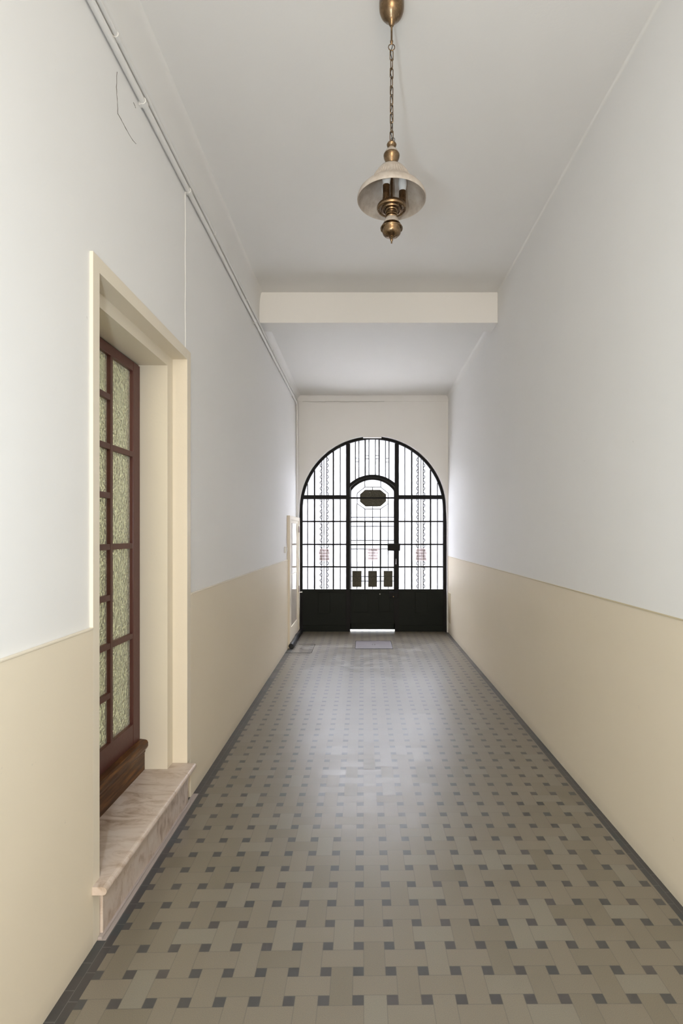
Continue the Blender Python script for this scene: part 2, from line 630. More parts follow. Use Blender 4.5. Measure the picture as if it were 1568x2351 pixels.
def cove(bm, xw, s, y0, y1, zc, w, hgt, n=6):
    # concave fillet between wall (xw) and ceiling (zc); s=+1 for the left wall
    prof = [(xw, zc)]
    pts = []
    for i in range(n + 1):
        a = PI / 2 * i / n
        pts.append((xw + s * (w - w * math.sin(a)), zc - hgt + hgt * math.cos(a) * 0 + hgt * (1 - math.cos(a)) * 0 + 0))
    pts = [(xw + s * w * (1 - math.cos(PI / 2 * i / n)), zc - hgt * (1 - math.sin(PI / 2 * i / n))) for i in range(n + 1)]
    # from wall (low) to ceiling (out)
    poly = [(xw - s * 0.01, zc + 0.01), (xw - s * 0.01, pts[0][1])] + pts + [(pts[-1][0], zc + 0.01)]
    prism(bm, poly, y0, y1)


cove(b, XL, 1, YB, yb0, ZC1, 0.03, 0.26)
cove(b, XR, -1, YB, yb0, ZC1, 0.012, 0.02)
cove(b, XL, 1, yb1, YE, ZC2, 0.05, 0.10)
cove(b, XR, -1, yb1, YE, ZC2, 0.04, 0.09)
tag(obj('ceiling', b, 'white', smooth=True), 'plain white corridor ceiling, lower beyond the beam', 'ceiling', kind='structure')

# ceiling beam
b = nb()
box(b, XL, XR, yb0, yb1, H + 2.137, ZC1, 0.006)
tag(obj('trim_1', b, 'white'), 'shallow white beam crossing the ceiling in front of the gate bay', 'beam', kind='structure')

# end wall with the round-headed opening
GX = (855.8 - 834) * 8.35 / 1175
GR = 1.187
GZ = H + (1224 - 1170) * 8.35 / 1175
NA = 48
b = nb()
arc = [(GX + GR * math.cos(PI - PI * i / NA), GZ + GR * math.sin(PI - PI * i / NA)) for i in range(NA + 1)]
GW = 0.010       # the jambs are a little wider than the arch
inner = [(GX - GR - GW, 0.0), (GX - GR - GW, GZ * 0.9)] + arc + [(GX + GR + GW, GZ * 0.9), (GX + GR + GW, 0.0)]
outer = []
for p in inner:
    if p[1] <= GZ + 1e-6:
        outer.append((XL if p[0] < GX else XR, p[1]))
    else:
        outer.append(None)
# outer points for the arc: project to the rectangle border
x0, x1, z1 = XL, XR, ZC2
for i, p in enumerate(inner):
    if outer[i] is None:
        dx, dz = p[0] - GX, p[1] - GZ
        tx = ((x1 - GX) / dx if dx > 1e-9 else ((x0 - GX) / dx if dx < -1e-9 else 1e9))
        tz = (z1 - GZ) / dz if dz > 1e-9 else 1e9
        k = min(tx, tz)
        outer[i] = (GX + dx * k, GZ + dz * k)
band(b, outer, inner, YE, YG + 0.25)
# fill the two upper corners cut off by the projection
for cx in (x0, x1):
    q = [i for i, p in enumerate(outer) if (abs(p[0] - cx) < 1e-6 and p[1] > GZ)]
    top = [i for i, p in enumerate(outer) if abs(p[1] - z1) < 1e-6]
    if cx == x0:
        a_, c_ = outer[max(q)], outer[min(top)]
    else:
        a_, c_ = outer[min(q)], outer[max(top)]
    prism(b, [a_, (cx, z1), c_], YE, YG + 0.25)
wf = tag(obj('wall_front', b, 'white'), 'end wall with the round-headed opening filled by the iron gate', 'wall', kind='structure')
gp = 8.35 / 1175


def gx(px): return (px - 834) * gp
def gz(py): return H + (1224 - py) * gp


b = nb()
box(b, (833.6 - 834) * 8.25 / 1175, (875.7 - 834) * 8.25 / 1175, YE - 0.004, YG - 0.03, H + (1224 - 1004.6) * 8.25 / 1175, H + (1224 - 999.0) * 8.25 / 1175 + 0.01)
obj('plaster_patch', b, 'white', wf, label='chipped plaster block at the crown of the arch')
# shallow band under the far ceiling with its hairline crack
b = nb()
box(b, XL, XR, YE - 0.012, YE, ZC2 - 0.10, ZC2, 0.003)
obj('cornice_band', b, 'white', wf)
b = nb()
pts = []
x = -0.98
while x < 0.35:
    pts.append((x, YE - 0.0125, ZC2 - 0.102 + random.uniform(-0.004, 0.004)))
    x += random.uniform(0.03, 0.09)
tube(b, pts, 0.0015, 5)
obj('crack', b, 'seam', wf)

# outside ground
b = nb()
box(b, -12, 12, YG + 0.06, YG + 14, -0.25, -0.04)
tag(obj('pavement', b, 'pave'), 'bright pavement outside, seen as a sliver under the gate', 'pavement', kind='structure')

# dark grey wall added across the street to dim the sky behind the gate
b = nb()
box(b, -22, 22, YG + 7, YG + 7.6, -0.3, 5.0)
tag(obj('street_dimming_wall', b, 'street'), 'grey wall added across the street to dim the sky behind the frosted gate', 'wall', kind='structure')

# room behind the glazed door
b = nb()
rx0, rx1, ry0, ry1 = -3.4, XL - 0.33, 0.9 * K, 4.2 * K
box(b, rx0 - 0.1, rx1, ry0, ry1, -0.1, 0.0 + 0.26)
box(b, rx0 - 0.1, rx0, ry0, ry1, 0.26, 3.4)
box(b, rx0, rx1, ry0 - 0.1, ry0, 0.26, 3.4)
box(b, rx0, rx1, ry1, ry1 + 0.1, 0.26, 3.4)
box(b, rx0, rx1, ry0, ry1, 3.4, 3.5)
tag(obj('wall_side', b, 'sideroom'), 'greenish room glimpsed through the textured glass of the red door', 'wall', kind='structure')

# ---- door case (architrave and stepped linings)
KD = K * DS                            # door measurements are set out at this scale


def hz(h): return H + h


def hd(h): return H + h * DS


XT = XD
X1, X2 = -1.106 * DS, -1.35
ya, yd = 1.981 * KD, 2.966 * KD        # first reveal
yb_, yc_ = 2.06 * KD, 2.888 * KD       # second reveal
z1r, z2r = hd(1.007), hd(0.947)
zs = hd(-1.332)                        # step top
b = nb()
# near jamb, far jamb, head of the outer frame
box(b, X1, XT, 1.932 * KD, ya, 0.0, hd(1.066), 0.0015)
box(b, X1, XT, yd, 3.027 * KD, zs - 0.002, hd(1.066), 0.0015)
box(b, X1, XT - 0.0004, ya - 0.001, yd + 0.001, z1r, hd(1.0657), 0.001)
obj_tr = obj('trim_2', b, 'cream')
tag(obj_tr, 'cream painted architrave framing the recessed red glazed door', 'door frame', kind='structure')
b = nb()
box(b, X2, X1 + 0.001, 1.945 * KD, yb_, zs, ztop + 0.01, 0.001)
box(b, X2, X1 + 0.001, yc_, 3.01 * KD, zs, ztop + 0.01, 0.001)
box(b, X2, X1 + 0.0012, yb_ - 0.001, yc_ + 0.001, z2r, ztop + 0.01, 0.0)
tag(obj('trim_3', b, 'cream'), 'deep cream inner lining of the recessed red glazed door', 'door frame', kind='structure')

# dado beads
b = nb()
for (y0, y1) in ((YB, 1.932 * KD), (3.027 * KD, 7.10 * K)):
    box(b, XL, XD + 0.003, y0, y1, DADO - 0.001, DADO + 0.007, 0.002)
tag(obj('trim_4', b, 'cream'), 'thin raised line topping the cream dado of the left wall', 'dado line', kind='structure')
b = nb()
box(b, XR - 0.005, XR, YB, YE, DADO - 0.004, DADO + 0.004, 0.0015)
tag(obj('trim_5', b, 'cream_dark'), 'thin raised line topping the cream dado of the right wall', 'dado line', kind='structure')

# hairline cracks on the left wall (plastered-over hatch)


def wall_pt(px, py, off=0.001, xw=XL):
    Z = 1175 * abs(xw) / abs(px - 834)
    return (xw + (off if xw < 0 else -off), Z * K, H + (1224 - py) / 1175 * Z)


for pl in ([(268, 165), (267, 200), (269, 235), (270, 262)], [(271, 262), (283, 284), (292, 301), (303, 320), (312, 330)],
           [(306, 235), (311, 248)]):
    b = nb()
    pts = []
    for (p, q), (p2, q2) in zip(pl, pl[1:]):
        for i in range(4):
            t = i / 4
            w = wall_pt(p + (p2 - p) * t + random.uniform(-0.5, 0.5), q + (q2 - q) * t)
            pts.append(w)
    pts.append(wall_pt(*pl[-1]))
    tube(b, pts, [0.0006 + 0.0007 * random.random() for _ in pts], 5)
    obj('crack', b, 'seam', wl)

# ------------------------------------------------------------------ glazed red door
DX = -1.258 * DS
d1 = empty('door_1', (DX, 2.474 * KD, zs), 'recessed dark red door glazed with two heights of hammered glass panes', 'door', kind='structure')

b = nb()
gl_top, gl_bot = hd(0.886), hd(-1.045)
box(b, DX - 0.045, DX, 2.80 * KD, 2.883 * KD, zs + 0.02, hd(0.938), 0.003)
box(b, DX - 0.045, DX, 2.065 * KD, 2.148 * KD, zs + 0.02, hd(0.938), 0.003)
box(b, DX - 0.045, DX - 0.0005, 2.148 * KD, 2.80 * KD, gl_top, hd(0.938), 0.003)
box(b, DX - 0.045, DX - 0.0005, 2.148 * KD, 2.80 * KD, zs + 0.02, gl_bot, 0.003)
obj('door_leaf', b, 'red', d1)
b = nb()
for (a_, c_) in ((2.549, 2.575), (2.373, 2.399)):
    box(b, DX - 0.035, DX - 0.001, a_ * KD, c_ * KD, gl_bot, gl_top, 0.002)
full = [0.431, -0.069, -0.562]
half = [0.431, -0.069, -0.562, 0.677, 0.187, -0.322, -0.808]
for h in full:
    for (a_, c_) in ((2.148, 2.373), (2.575, 2.80)):
        box(b, DX - 0.035, DX - 0.002, a_ * KD, c_ * KD, hd(h) - 0.015, hd(h) + 0.015, 0.002)
for h in half:
    box(b, DX - 0.035, DX - 0.002, 2.399 * KD, 2.549 * KD, hd(h) - 0.015, hd(h) + 0.015, 0.002)
obj('glazing_bars', b, 'red', d1)
b = nb()
box(b, DX - 0.026, DX - 0.020, 2.14 * KD, 2.81 * KD, gl_bot - 0.01, gl_top + 0.01)
obj('glass_panes', b, 'door_glass', d1, label='greenish hammered glass panes')
# dark strips painted as the shade in the gap between leaf and lining
b = nb()
box(b, DX - 0.03, DX - 0.012, 2.883 * KD, 2.888 * KD, zs, hd(0.945))
box(b, DX - 0.03, DX - 0.012, 2.06 * KD, 2.065 * KD, zs, hd(0.945))
box(b, DX - 0.03, DX - 0.012, 2.06 * KD, 2.888 * KD, hd(0.938), hd(0.947))
obj('gap_shade_strip', b, 'dark', d1)
# oak weather board
b = nb()
zt = hd(-1.165)
prof = [(DX, zs), (DX + 0.026, zs), (DX + 0.026, zt - 0.075), (DX + 0.030, zt - 0.068), (DX + 0.030, zt - 0.058), (DX + 0.040, zt - 0.046),
        (DX + 0.046, zt - 0.034), (DX + 0.046, zt - 0.014), (DX + 0.040, zt - 0.002), (DX + 0.030, zt + 0.002), (DX, zt + 0.006)]
prism(b, prof, 2.063 * KD, 2.886 * KD)
obj('weather_board', b, 'wood', d1, label='varnished brown oak weather board')

# marble step
ms = empty('marble_step', (-1.0, 2.45 * KD, 0), 'veined pinkish marble doorstep below the recessed red glazed door', 'step')
b = nb()
sy0, sy1 = 1.975 * KD, 2.972 * KD
SX = -0.965 * DS
pr = []
for i in range(9):
    a = -PI / 2 + PI * i / 8
    pr.append((SX - 0.016 + 0.016 * math.cos(a), zs - 0.016 + 0.016 * math.sin(a)))
prof = [(-1.35, zs), (-1.35, zs - 0.032)] + pr
prism(b, prof, 1.984 * KD, 2.963 * KD)
# moulded end next to the near jamb sticks out past the architrave
prism(b, [(XD - 0.001, zs), (XD - 0.001, zs - 0.032)] + pr, 1.925 * KD, 1.984 * KD)
obj('tread', b, 'marble', ms)
b = nb()
box(b, -1.20, XD + 0.010, 1.985 * KD, 2.955 * KD, 0, zs - 0.032, 0.003)
obj('riser', b, 'marble', ms)
b = nb()
box(b, XD - 0.001, -1.011, 2.01 * K, 3.14 * K, 0, 0.002)
box(b, XD - 0.001, XD + 0.018, 2.01 * K, 2.97 * KD, 0, 0.012, 0.004)
obj('mortar_fillet', b, 'mortar', ms)
# fill under the case so no light leaks
b = nb()
box(b, XL - 0.32, -1.20, 1.95 * KD, 3.005 * KD, 0, zs - 0.033)
tag(obj('trim_6', b, 'wall'), 'hidden masonry base under the marble doorstep', 'masonry', kind='structure')

# ------------------------------------------------------------------ small cream door by the gate
d2y0, d2y1 = 7.10 * K, 8.20 * K
d2z = hz(0.245)
d2 = empty('door_2', (XD, 7.6 * K, 0), 'low cream door with a tall glossy pane on the left wall beside the gate', 'door', kind='structure')
b = nb()
fw = 0.14
box(b, XL, XD + 0.028, d2y0, d2y0 + fw, 0, d2z, 0.004)
box(b, XL, XD + 0.028, d2y1 - 0.13, d2y1, 0, d2z, 0.004)
box(b, XL, XD + 0.026, d2y0 + fw - 0.002, d2y1 - 0.128, d2z - 0.055, d2z - 0.0005, 0.003)
obj('frame', b, 'cream', d2)
b = nb()
ly0, ly1 = d2y0 + fw, d2y1 - 0.13
pz0, pz1 = 0.26, d2z - 0.10
py0, py1 = ly0 + 0.07, ly1 - 0.10
box(b, XL, XD + 0.018, ly0, py0, 0.02, d2z - 0.055, 0.003)
box(b, XL, XD + 0.018, py1, ly1, 0.02, d2z - 0.055, 0.003)
box(b, XL, XD + 0.018, py0, py1, pz1, d2z - 0.055, 0.003)
box(b, XL, XD + 0.018, py0, py1, 0.02, pz0, 0.003)
obj('door_leaf', b, 'cream', d2)
b = nb()
box(b, XL, XD + 0.010, py0, py1, pz0, pz1)
obj('glass_pane', b, 'pane_cream', d2, label='glossy pane mirroring the gate')
b = nb()
box(b, XD + 0.010, XD + 0.0125, py0, py1, 1.00, 1.006)
obj('pane_joint', b, 'cream_dark', d2)
b = nb()
for zc in (1.66, 0.72):
    box(b, XD + 0.028, XD + 0.036, d2y1 - 0.135, d2y1 - 0.115, zc - 0.05, zc + 0.05, 0.003)
    obj('hinge', b, 'hatch', d2)
    b = nb()
b.free()
b = nb()
tube(b, [(XD + 0.028, d2y1 - 0.05, 0.66), (XD + 0.07, d2y1 - 0.05, 0.66), (XD + 0.075, d2y1 - 0.15, 0.675)], 0.008, 8)
obj('door_handle', b, 'plastic', d2, smooth=True)

# light switch
sw = empty('light_switch', (XL, 6.9 * K, 1.36), 'small white light switch box on the left wall beside the low cream door', 'light switch')
b = nb()
box(b, XL, XL + 0.028, 6.84 * K, 6.92 * K, 1.335, 1.42, 0.005)
obj('housing', b, 'plastic', sw)
b = nb()
box(b, XL + 0.028, XL + 0.034, 6.862 * K, 6.898 * K, 1.352, 1.403, 0.003)
obj('rocker', b, 'plastic', sw)

# black roll on the floor
b = nb()
pts, rs = [], []
for i in range(16):
    t = i / 15
    pts.append((XD + 0.046 + 0.004 * math.sin(t * 9), (7.08 + (8.24 - 7.08) * t) * K, 0.036 + 0.003 * math.sin(t * 14)))
    rs.append(0.036 + 0.003 * math.sin(t * 23))
tube(b, pts, rs, 12)
tag(obj('draught_roll', b, 'black_rubber', smooth=True), 'black padded roll lying on the floor along the foot of the low cream door', 'draught excluder')

# floor covers
hc = empty('floor_hatch', (0.15, 7.33 * K, 0), 'worn grey metal plate with two finger holes set in the tiles before the gate', 'floor hatch')
b = nb()
box(b, -0.107, 0.405, 7.08 * K, 7.58 * K, 0, 0.003, 0.0008)
obj('plate', b, 'hatch', hc)
b = nb()
for (xa, xb, ya_, yb2) in ((-0.113, -0.107, 7.075, 7.585), (0.405, 0.411, 7.075, 7.585)):
    box(b, xa, xb, ya_ * K, yb2 * K, 0, 0.0035)
box(b, -0.113, 0.411, 7.075 * K - 0.006, 7.08 * K, 0, 0.0035)
box(b, -0.113, 0.411, 7.58 * K, 7.585 * K + 0.006, 0, 0.0035)
obj('rim', b, 'dark', hc)
for dx in (-0.016, 0.016):
    b = nb()
    lathe(b, [(0, 0.0042), (0.009, 0.0042), (0.010, 0.003)], 0.149 + dx, 7.33 * K, 14)
    obj('finger_hole', b, 'dark', hc)
ac = empty('access_cover', (-0.86, 7.1 * K, 0), 'tiled access cover outlined by a thin metal rim at the foot of the left wall', 'access cover')
b = nb()
w = 0.005
ax0, ax1, ay0, ay1 = XD + 0.002, -0.69, 6.84 * K, 7.37 * K
box(b, ax0, ax1, ay0 - w, ay0, 0, 0.0025)
box(b, ax1 - w, ax1, ay0, ay1, 0, 0.0025)
box(b, -0.93, ax1, ay1 - w, ay1, 0, 0.0025)
obj('rim', b, 'dark', ac)
b = nb()
box(b, -0.885, -0.85, 7.11 * K, 7.13 * K, 0, 0.002)
obj('keyhole', b, 'dark', ac)

# plate on the right wall, darker cream painted for the shade of a recess
b = nb()
box(b, XR - 0.006, XR, 8.02 * K, 8.20 * K, hz(-1.417), hz(-0.946), 0.002)
tag(obj('wall_hatch', b, 'cream_dark'), 'narrow upright plate low on the right wall beside the gate, darker cream painting the shade of a recess', 'cover plate')

# ------------------------------------------------------------------ conduits on the left wall


def conduit(name, h, r, off, y_end, z_end, label, clips):
    t = empty(name, (XL, 0, hz(h)), label, 'conduit', 'painted conduits along the top of the left wall')
    x = XL + off
    ye = y_end * K
    pts = [(x, YB + 0.01, hz(h))]
    y = YB + 0.5
    while y < ye - 0.1:
        pts.append((x, y, hz(h) + random.uniform(-0.002, 0.002)))
        y += 0.5
    pts += [(x, ye - 0.05, hz(h)), (x, ye - 0.02, hz(h) - 0.008), (x, ye, hz(h) - 0.03), (x, ye, z_end)]
    b = nb()
    tube(b, pts, r, 12)
    obj('tube', b, 'conduit', t, smooth=True)
    for c in clips:
        b = nb()
        tube(b, [(x, c * K - 0.014, hz(h)), (x, c * K + 0.014, hz(h))], r + 0.0035, 12)
        box(b, XL, x, c * K - 0.009, c * K + 0.009, hz(h) - r - 0.002, hz(h) + r + 0.002)
        obj('clip', b, 'conduit', t, smooth=True)
    return t


c1 = conduit('conduit', 2.035, 0.0145, 0.0185, 8.02, hz(-0.29), 'lower and thicker of the two painted conduits below the ceiling, dropping beside the gate',
             [1.2, 2.42, 3.05, 4.93, 6.4, 7.6])
b = nb()
lathe(b, [(0, hz(-0.32)), (0.02, hz(-0.315)), (0.022, hz(-0.28)), (0.015, hz(-0.25)), (0, hz(-0.25))], XL + 0.0185, 8.02 * K, 14)
obj('end_cap', b, 'plastic', c1, smooth=True)
conduit('conduit', 2.103, 0.0105, 0.0135, 8.12, hz(0.9), 'upper and thinner of the two painted conduits below the ceiling',
        [1.95, 2.17, 3.6, 4.6, 5.9, 7.2])
# thin painted cable from the conduit to the door frame
b = nb()
pts = [(XL + 0.003, 3.035 * K + 0.004 * math.sin(i * 1.3), hz(1.07 * DS + (2.02 - 1.07 * DS) * i / 14)) for i in range(15)]
tube(b, pts, 0.0026, 8)
cab = tag(obj('cable', b, 'conduit', smooth=True), 'thin white cable up the left wall from the door frame corner to the conduits', 'cable')

# ------------------------------------------------------------------ iron gate (fixed part)
gate = empty('iron_gate', (GX, YG, 0), 'black iron round-headed gate surround with frosted panes and vertical bars', 'gate')
yf0, yf1 = YG - 0.035, YG + 0.02     # frame depth
yb_a, yb_b = YG - 0.022, YG + 0.0    # glazing bars
yg_a, yg_b = YG + 0.002, YG + 0.007  # glass
yo = YG - 0.008                      # outer grille bars


def ring_pts(R, n=NA):
    return [(GX + R * math.cos(PI - PI * i / n), GZ + R * math.sin(PI - PI * i / n)) for i in range(n + 1)]


RO, RI = GR - 0.001, GR - 0.044
b = nb()
outer = [(GX - RO - GW, 0.002), (GX - RO - GW, GZ * 0.9)] + ring_pts(RO) + [(GX + RO + GW, GZ * 0.9), (GX + RO + GW, 0.002)]
inner = [(GX - RI, 0.002), (GX - RI, GZ * 0.9)] + ring_pts(RI) + [(GX + RI, GZ * 0.9), (GX + RI, 0.002)]
band(b, outer, inner, yf0, yf1)
obj('arch_frame', b, 'iron', gate)


def arch_z(x, R=RI):
    d = R * R - (x - GX) ** 2
    return GZ + math.sqrt(max(d, 0))


def vbar(px, wpx, z0, z1, y0, y1, name, parent, m='iron'):
    b = nb()
    x = gx(px)
    box(b, x - wpx * gp / 2, x + wpx * gp / 2, y0, y1, z0, z1, 0.0008, 1)
    return obj(name, b, m, parent)


def hbar(pa, pb, py, hpx, y0, y1, name, parent, m='iron'):
    b = nb()
    box(b, gx(pa), gx(pb), y0, y1, gz(py) - hpx * gp / 2, gz(py) + hpx * gp / 2, 0.0008, 1)
    return obj(name, b, m, parent)


# mullions, transoms
ML, MR = 799.3, 910.7
for px in (ML, MR):
    vbar(px, 9.4, 0.0, arch_z(gx(px)), yf0, yf1, 'mullion', gate)
XLI, XRI = 834 + (GX - RI) / gp, 834 + (GX + RI) / gp
zt_l = arch_z
hbar(XLI - 1, ML, 1141.6, 9, yf0 + 0.004, yf1, 'transom', gate)
hbar(MR, XRI + 1, 1141.6, 9, yf0 + 0.004, yf1, 'transom', gate)
# glazing bars of the side lights
KP = 1352.5          # top of kick panels
for (a_, c_) in ((XLI, ML), (MR, XRI)):
    for py in (1197.3, 1249.8, 1301.2):
        hbar(a_, c_, py, 3.3, yb_a, yb_b, 'glazing_bar', gate)
mir = lambda p: 2 * 855.2 - p
for px, wpx in ((722.3, 3.2), (765.4, 3.2)):
    for p in (px, mir(px)):
        vbar(p, wpx, gz(KP), gz(1141.6), yb_a, yb_b, 'glazing_bar', gate)
        vbar(p, wpx, gz(1141.6), arch_z(gx(p)), yb_a, yb_b, 'glazing_bar', gate)
# outer grille rods
for px in (706.3, 781.2, 743.9):
    for p in (px, mir(px)):
        b = nb()
        r = 0.0076 if px != 743.9 else 0.0058
        tube(b, [(gx(p), yo, gz(KP) - 0.02), (gx(p), yo, arch_z(gx(p)) - 0.002)], r, 8)
        obj('grille_rod', b, 'steel_thin', gate, smooth=True)
# rods with a wavy companion
for px, s in ((738.9, -1), (750.3, 1)):
    for p, ss in ((px, s), (mir(px), -s)):
        zt_ = arch_z(gx(p)) - 0.002
        b = nb()
        tube(b, [(gx(p), yo, gz(KP) - 0.02), (gx(p), yo, zt_)], 0.0066, 8)
        obj('grille_rod', b, 'steel_thin', gate, smooth=True)
        b = nb()
        pts = []
        z = gz(KP) - 0.01
        per = 13.2 * gp
        zt2 = arch_z(gx(p) + ss * 0.028) - 0.004
        while z < min(zt_, zt2):
            ph = (z - gz(KP)) / per * 2 * PI
            pts.append((gx(p) + ss * (0.013 - 0.015 * math.cos(ph)), yo, z))
            z += per / 10
        tube(b, pts, 0.0063, 7)
        obj('wavy_rod', b, 'steel_thin', gate, smooth=True)
# centre fanlight bars
for px, wpx, y1c in ((815.9, 1.6, 1), (823.8, 1.4, 1), (838.4, 2.2, 1), (847.0, 1.4, 1)):
    for p in (px, 2 * 854.4 - px):
        d = gx(p) - gx(855.4)
        zlow = gz(1092)
        b = nb()
        tube(b, [(gx(p), yo, zlow - abs(d) * 0.45), (gx(p), yo, arch_z(gx(p)))], wpx * gp / 2 * 1.45, 8)
        obj('grille_rod', b, 'steel_thin', gate, smooth=True)
for (pa, pb, ys) in ((815.9, 823.8, (1052, 1060.2)), (884.9, 892.9, (1052.5, 1060.6)), (838.4, 847.0, (1045.8, 1053.6)), (861.8, 870.4, (1045.8, 1053.6))):
    for y_ in ys:
        b = nb()
        tube(b, [(gx(pa), yo, gz(y_)), (gx(pb), yo, gz(y_))], 0.005, 8)
        obj('cross_link', b, 'steel_thin', gate, smooth=True)
# arched head above the leaf
b = nb()
cx = gx(855.2)
hw = (906.2 - 804) / 2 * gp


def arc_pts(x_half, z_side, z_top, n=20):
    sag = z_top - z_side
    R = (x_half ** 2 + sag ** 2) / (2 * sag)
    c = z_top - R
    return [(cx - x_half + 2 * x_half * i / n, c + math.sqrt(R * R - (x_half - 2 * x_half * i / n) ** 2)) for i in range(n + 1)]


band(b, arc_pts(hw, gz(1109.5), gz(1090.3)), arc_pts(hw, gz(1119), gz(1096.5)), yf0, yf1)
obj('arched_head', b, 'iron', gate)
# glass


def pane(name, poly, parent):
    b = nb()
    prism(b, poly, yg_a, yg_b)
    return obj(name, b, 'gate_glass', parent)


zb = gz(KP + 2)
for (a_, c_) in ((GX - RI - 0.01, gx(ML)), (gx(MR), GX + RI + 0.01)):
    pane('glass_pane', [(a_, zb), (c_, zb), (c_, gz(1141.6)), (a_, gz(1141.6))], gate)
RG = GR - 0.012
n = 14
xa, xb = GX - RG, gx(ML)
zt0 = gz(1141.6)
xs = [xa + 0.02 + (xb - xa - 0.02) * i / n for i in range(n + 1)]
pane('glass_pane', [(xs[0], zt0), (xs[-1], zt0)] + [(x, arch_z(x, RG)) for x in xs[::-1]], gate)
xs = [2 * GX - x for x in xs]
xs = [gx(MR) + (GX + RG - 0.02 - gx(MR)) * i / n for i in range(n + 1)]
pane('glass_pane', [(xs[-1], zt0), (xs[0], zt0)] + [(x, arch_z(x, RG)) for x in xs], gate)
xs = [gx(ML) + (gx(MR) - gx(ML)) * i / n for i in range(n + 1)]
low = arc_pts(hw + 0.02, gz(1113), gz(1093.5))
pane('glass_pane', [(p[0], p[1]) for p in low] + [(x, arch_z(x, RG)) for x in xs[::-1]], gate)


# kick panels
def kick(pa, pb, raised, parent, zlo=0.0):
    b = nb()
    box(b, gx(pa), gx(pb), YG - 0.018, YG + 0.01, zlo, gz(KP))
    box(b, gx(pa), gx(pb), YG - 0.030, YG - 0.018, gz(KP + 6), gz(KP), 0.002)
    box(b, gx(pa), gx(pb), YG - 0.030, YG - 0.018, zlo, zlo + 0.10, 0.002)
    for (ra, rb, rt, rbm) in raised:
        box(b, gx(ra), gx(rb), YG - 0.028, YG - 0.018, gz(rbm), gz(rt), 0.004)
    return obj('kick_panel', b, 'iron_green', parent)


kick(XLI - 1, ML - 4.3, [(731, 758, 1359, 1408)], gate)
kick(MR + 4.3, XRI + 1, [(953, 981.5, 1359, 1408)], gate)

# door leaf inside the gate
leaf = empty('gate_door', (cx, YG, 0.03), 'narrow round-topped door leaf in the middle of the black iron gate', 'gate door')
LA, LB = 804.0, 906.2
zl0 = gz(1444.3)
ytopL = arc_pts(hw - 0.002, gz(1119.6), gz(1097.0))
ytopI = arc_pts(hw - 0.016, gz(1127), gz(1101.8))
b = nb()
outerL = [(cx - hw + 0.002, zl0)] + ytopL + [(cx + hw - 0.002, zl0)]
innerL = [(cx - hw + 0.016, zl0)] + ytopI + [(cx + hw - 0.016, zl0)]
band(b, outerL, innerL, YG - 0.03, YG + 0.012)
obj('leaf_frame', b, 'iron', leaf)
hbar(LA, LB, 1143.4, 3.8, yb_a, yb_b, 'glazing_bar', leaf)
for py in (1197.5, 1250.4, 1302.4):
    hbar(LA, LB, py, 3.4, yb_a, yb_b, 'glazing_bar', leaf)
for px in (837.8, 873.4):
    vbar(px, 3.3, gz(KP), gz(1197.5), yb_a, yb_b, 'glazing_bar', leaf)
# outer grille of the leaf
yr = YG - 0.008


def rod(pa, pb, r=0.0064, nm='grille_rod'):
    b = nb()
    tube(b, [(gx(pa[0]), yr, gz(pa[1])), (gx(pb[0]), yr, gz(pb[1]))], r, 8)
    return obj(nm, b, 'steel_thin', leaf, smooth=True)


rod((819.6, 1156.4), (819.6, 1310)); rod((891.3, 1156.4), (891.3, 1310)); rod((855.4, 1163), (855.4, 1310))
rod((837.8, 1168.5), (837.8, 1197)); rod((873.4, 1168.5), (873.4, 1197))
rod((837.8, 1103), (837.8, 1118.5)); rod((874, 1103), (874, 1118.5)); rod((855.5, 1118.5), (855.5, 1125))
for px in (819.6, 855.4, 891.3):
    rod((px, 1347), (px, 1353), 0.006)
for py in (1187.8, 1208.3, 1240.4, 1260.6, 1323.5, 1334):
    rod((804.5, py), (905.7, py), 0.0066)
yr = YG - 0.008
octo = [(837.8, 1118.5), (874.0, 1118.5), (891.2, 1132.6), (891.2, 1156.4), (873.4, 1168.5), (837.8, 1168.5), (820.0, 1156.4), (820.0, 1132.6)]
b = nb()
tube(b, [(gx(p[0]), yr, gz(p[1])) for p in octo], 0.0062, 8, closed=True)
obj('octagon_ring', b, 'steel_thin', leaf)
b = nb()
op = [(838.5, 1124.7), (873, 1124.7), (886.2, 1135.2), (886.2, 1151.2), (873, 1162.8), (839, 1162.8), (826.4, 1152), (826.4, 1135.2)]
prism(b, [(gx(p[0]), gz(p[1])) for p in op], YG - 0.014, YG - 0.009)
obj('octagonal_plaque', b, 'plaque', leaf, label='dark perforated octagonal plaque')
for (pa, pb) in ((808.9, 829.9), (845.3, 865.3), (880.8, 901.0)):
    b = nb()
    box(b, gx(pa), gx(pb), YG - 0.014, YG - 0.009, gz(1347.3), gz(1310.5))
    obj('rectangular_plaque', b, 'plaque', leaf, label='dark upright rectangular plaque')
pane('glass_pane', [(gx(LA) + 0.01, zb), (gx(LB) - 0.01, zb)] + ytopI[::-1], leaf)
kick(LA - 0.5, LB + 0.5, [(813, 845, 1362, 1405), (869, 895, 1362, 1405)], leaf, zl0)
b = nb()
box(b, gx(889.2), gx(917.8), YG - 0.085, YG - 0.035, gz(1264), gz(1247.6), 0.006)
obj('lock_case', b, 'iron', leaf)
b = nb()
box(b, gx(906.4), gx(911.2), YG - 0.041, YG - 0.035, gz(1299), gz(1279), 0.002)
obj('key_plate', b, 'iron', leaf)
b = nb()
tube(b, [(gx(909), YG - 0.042, gz(1281.5)), (gx(909), YG - 0.062, gz(1283)), (gx(908.6), YG - 0.064, gz(1294)), (gx(909), YG - 0.042, gz(1296.5))], 0.005, 8)
obj('pull_handle', b, 'chrome', leaf, smooth=True, label='small bright metal pull handle')
b = nb()
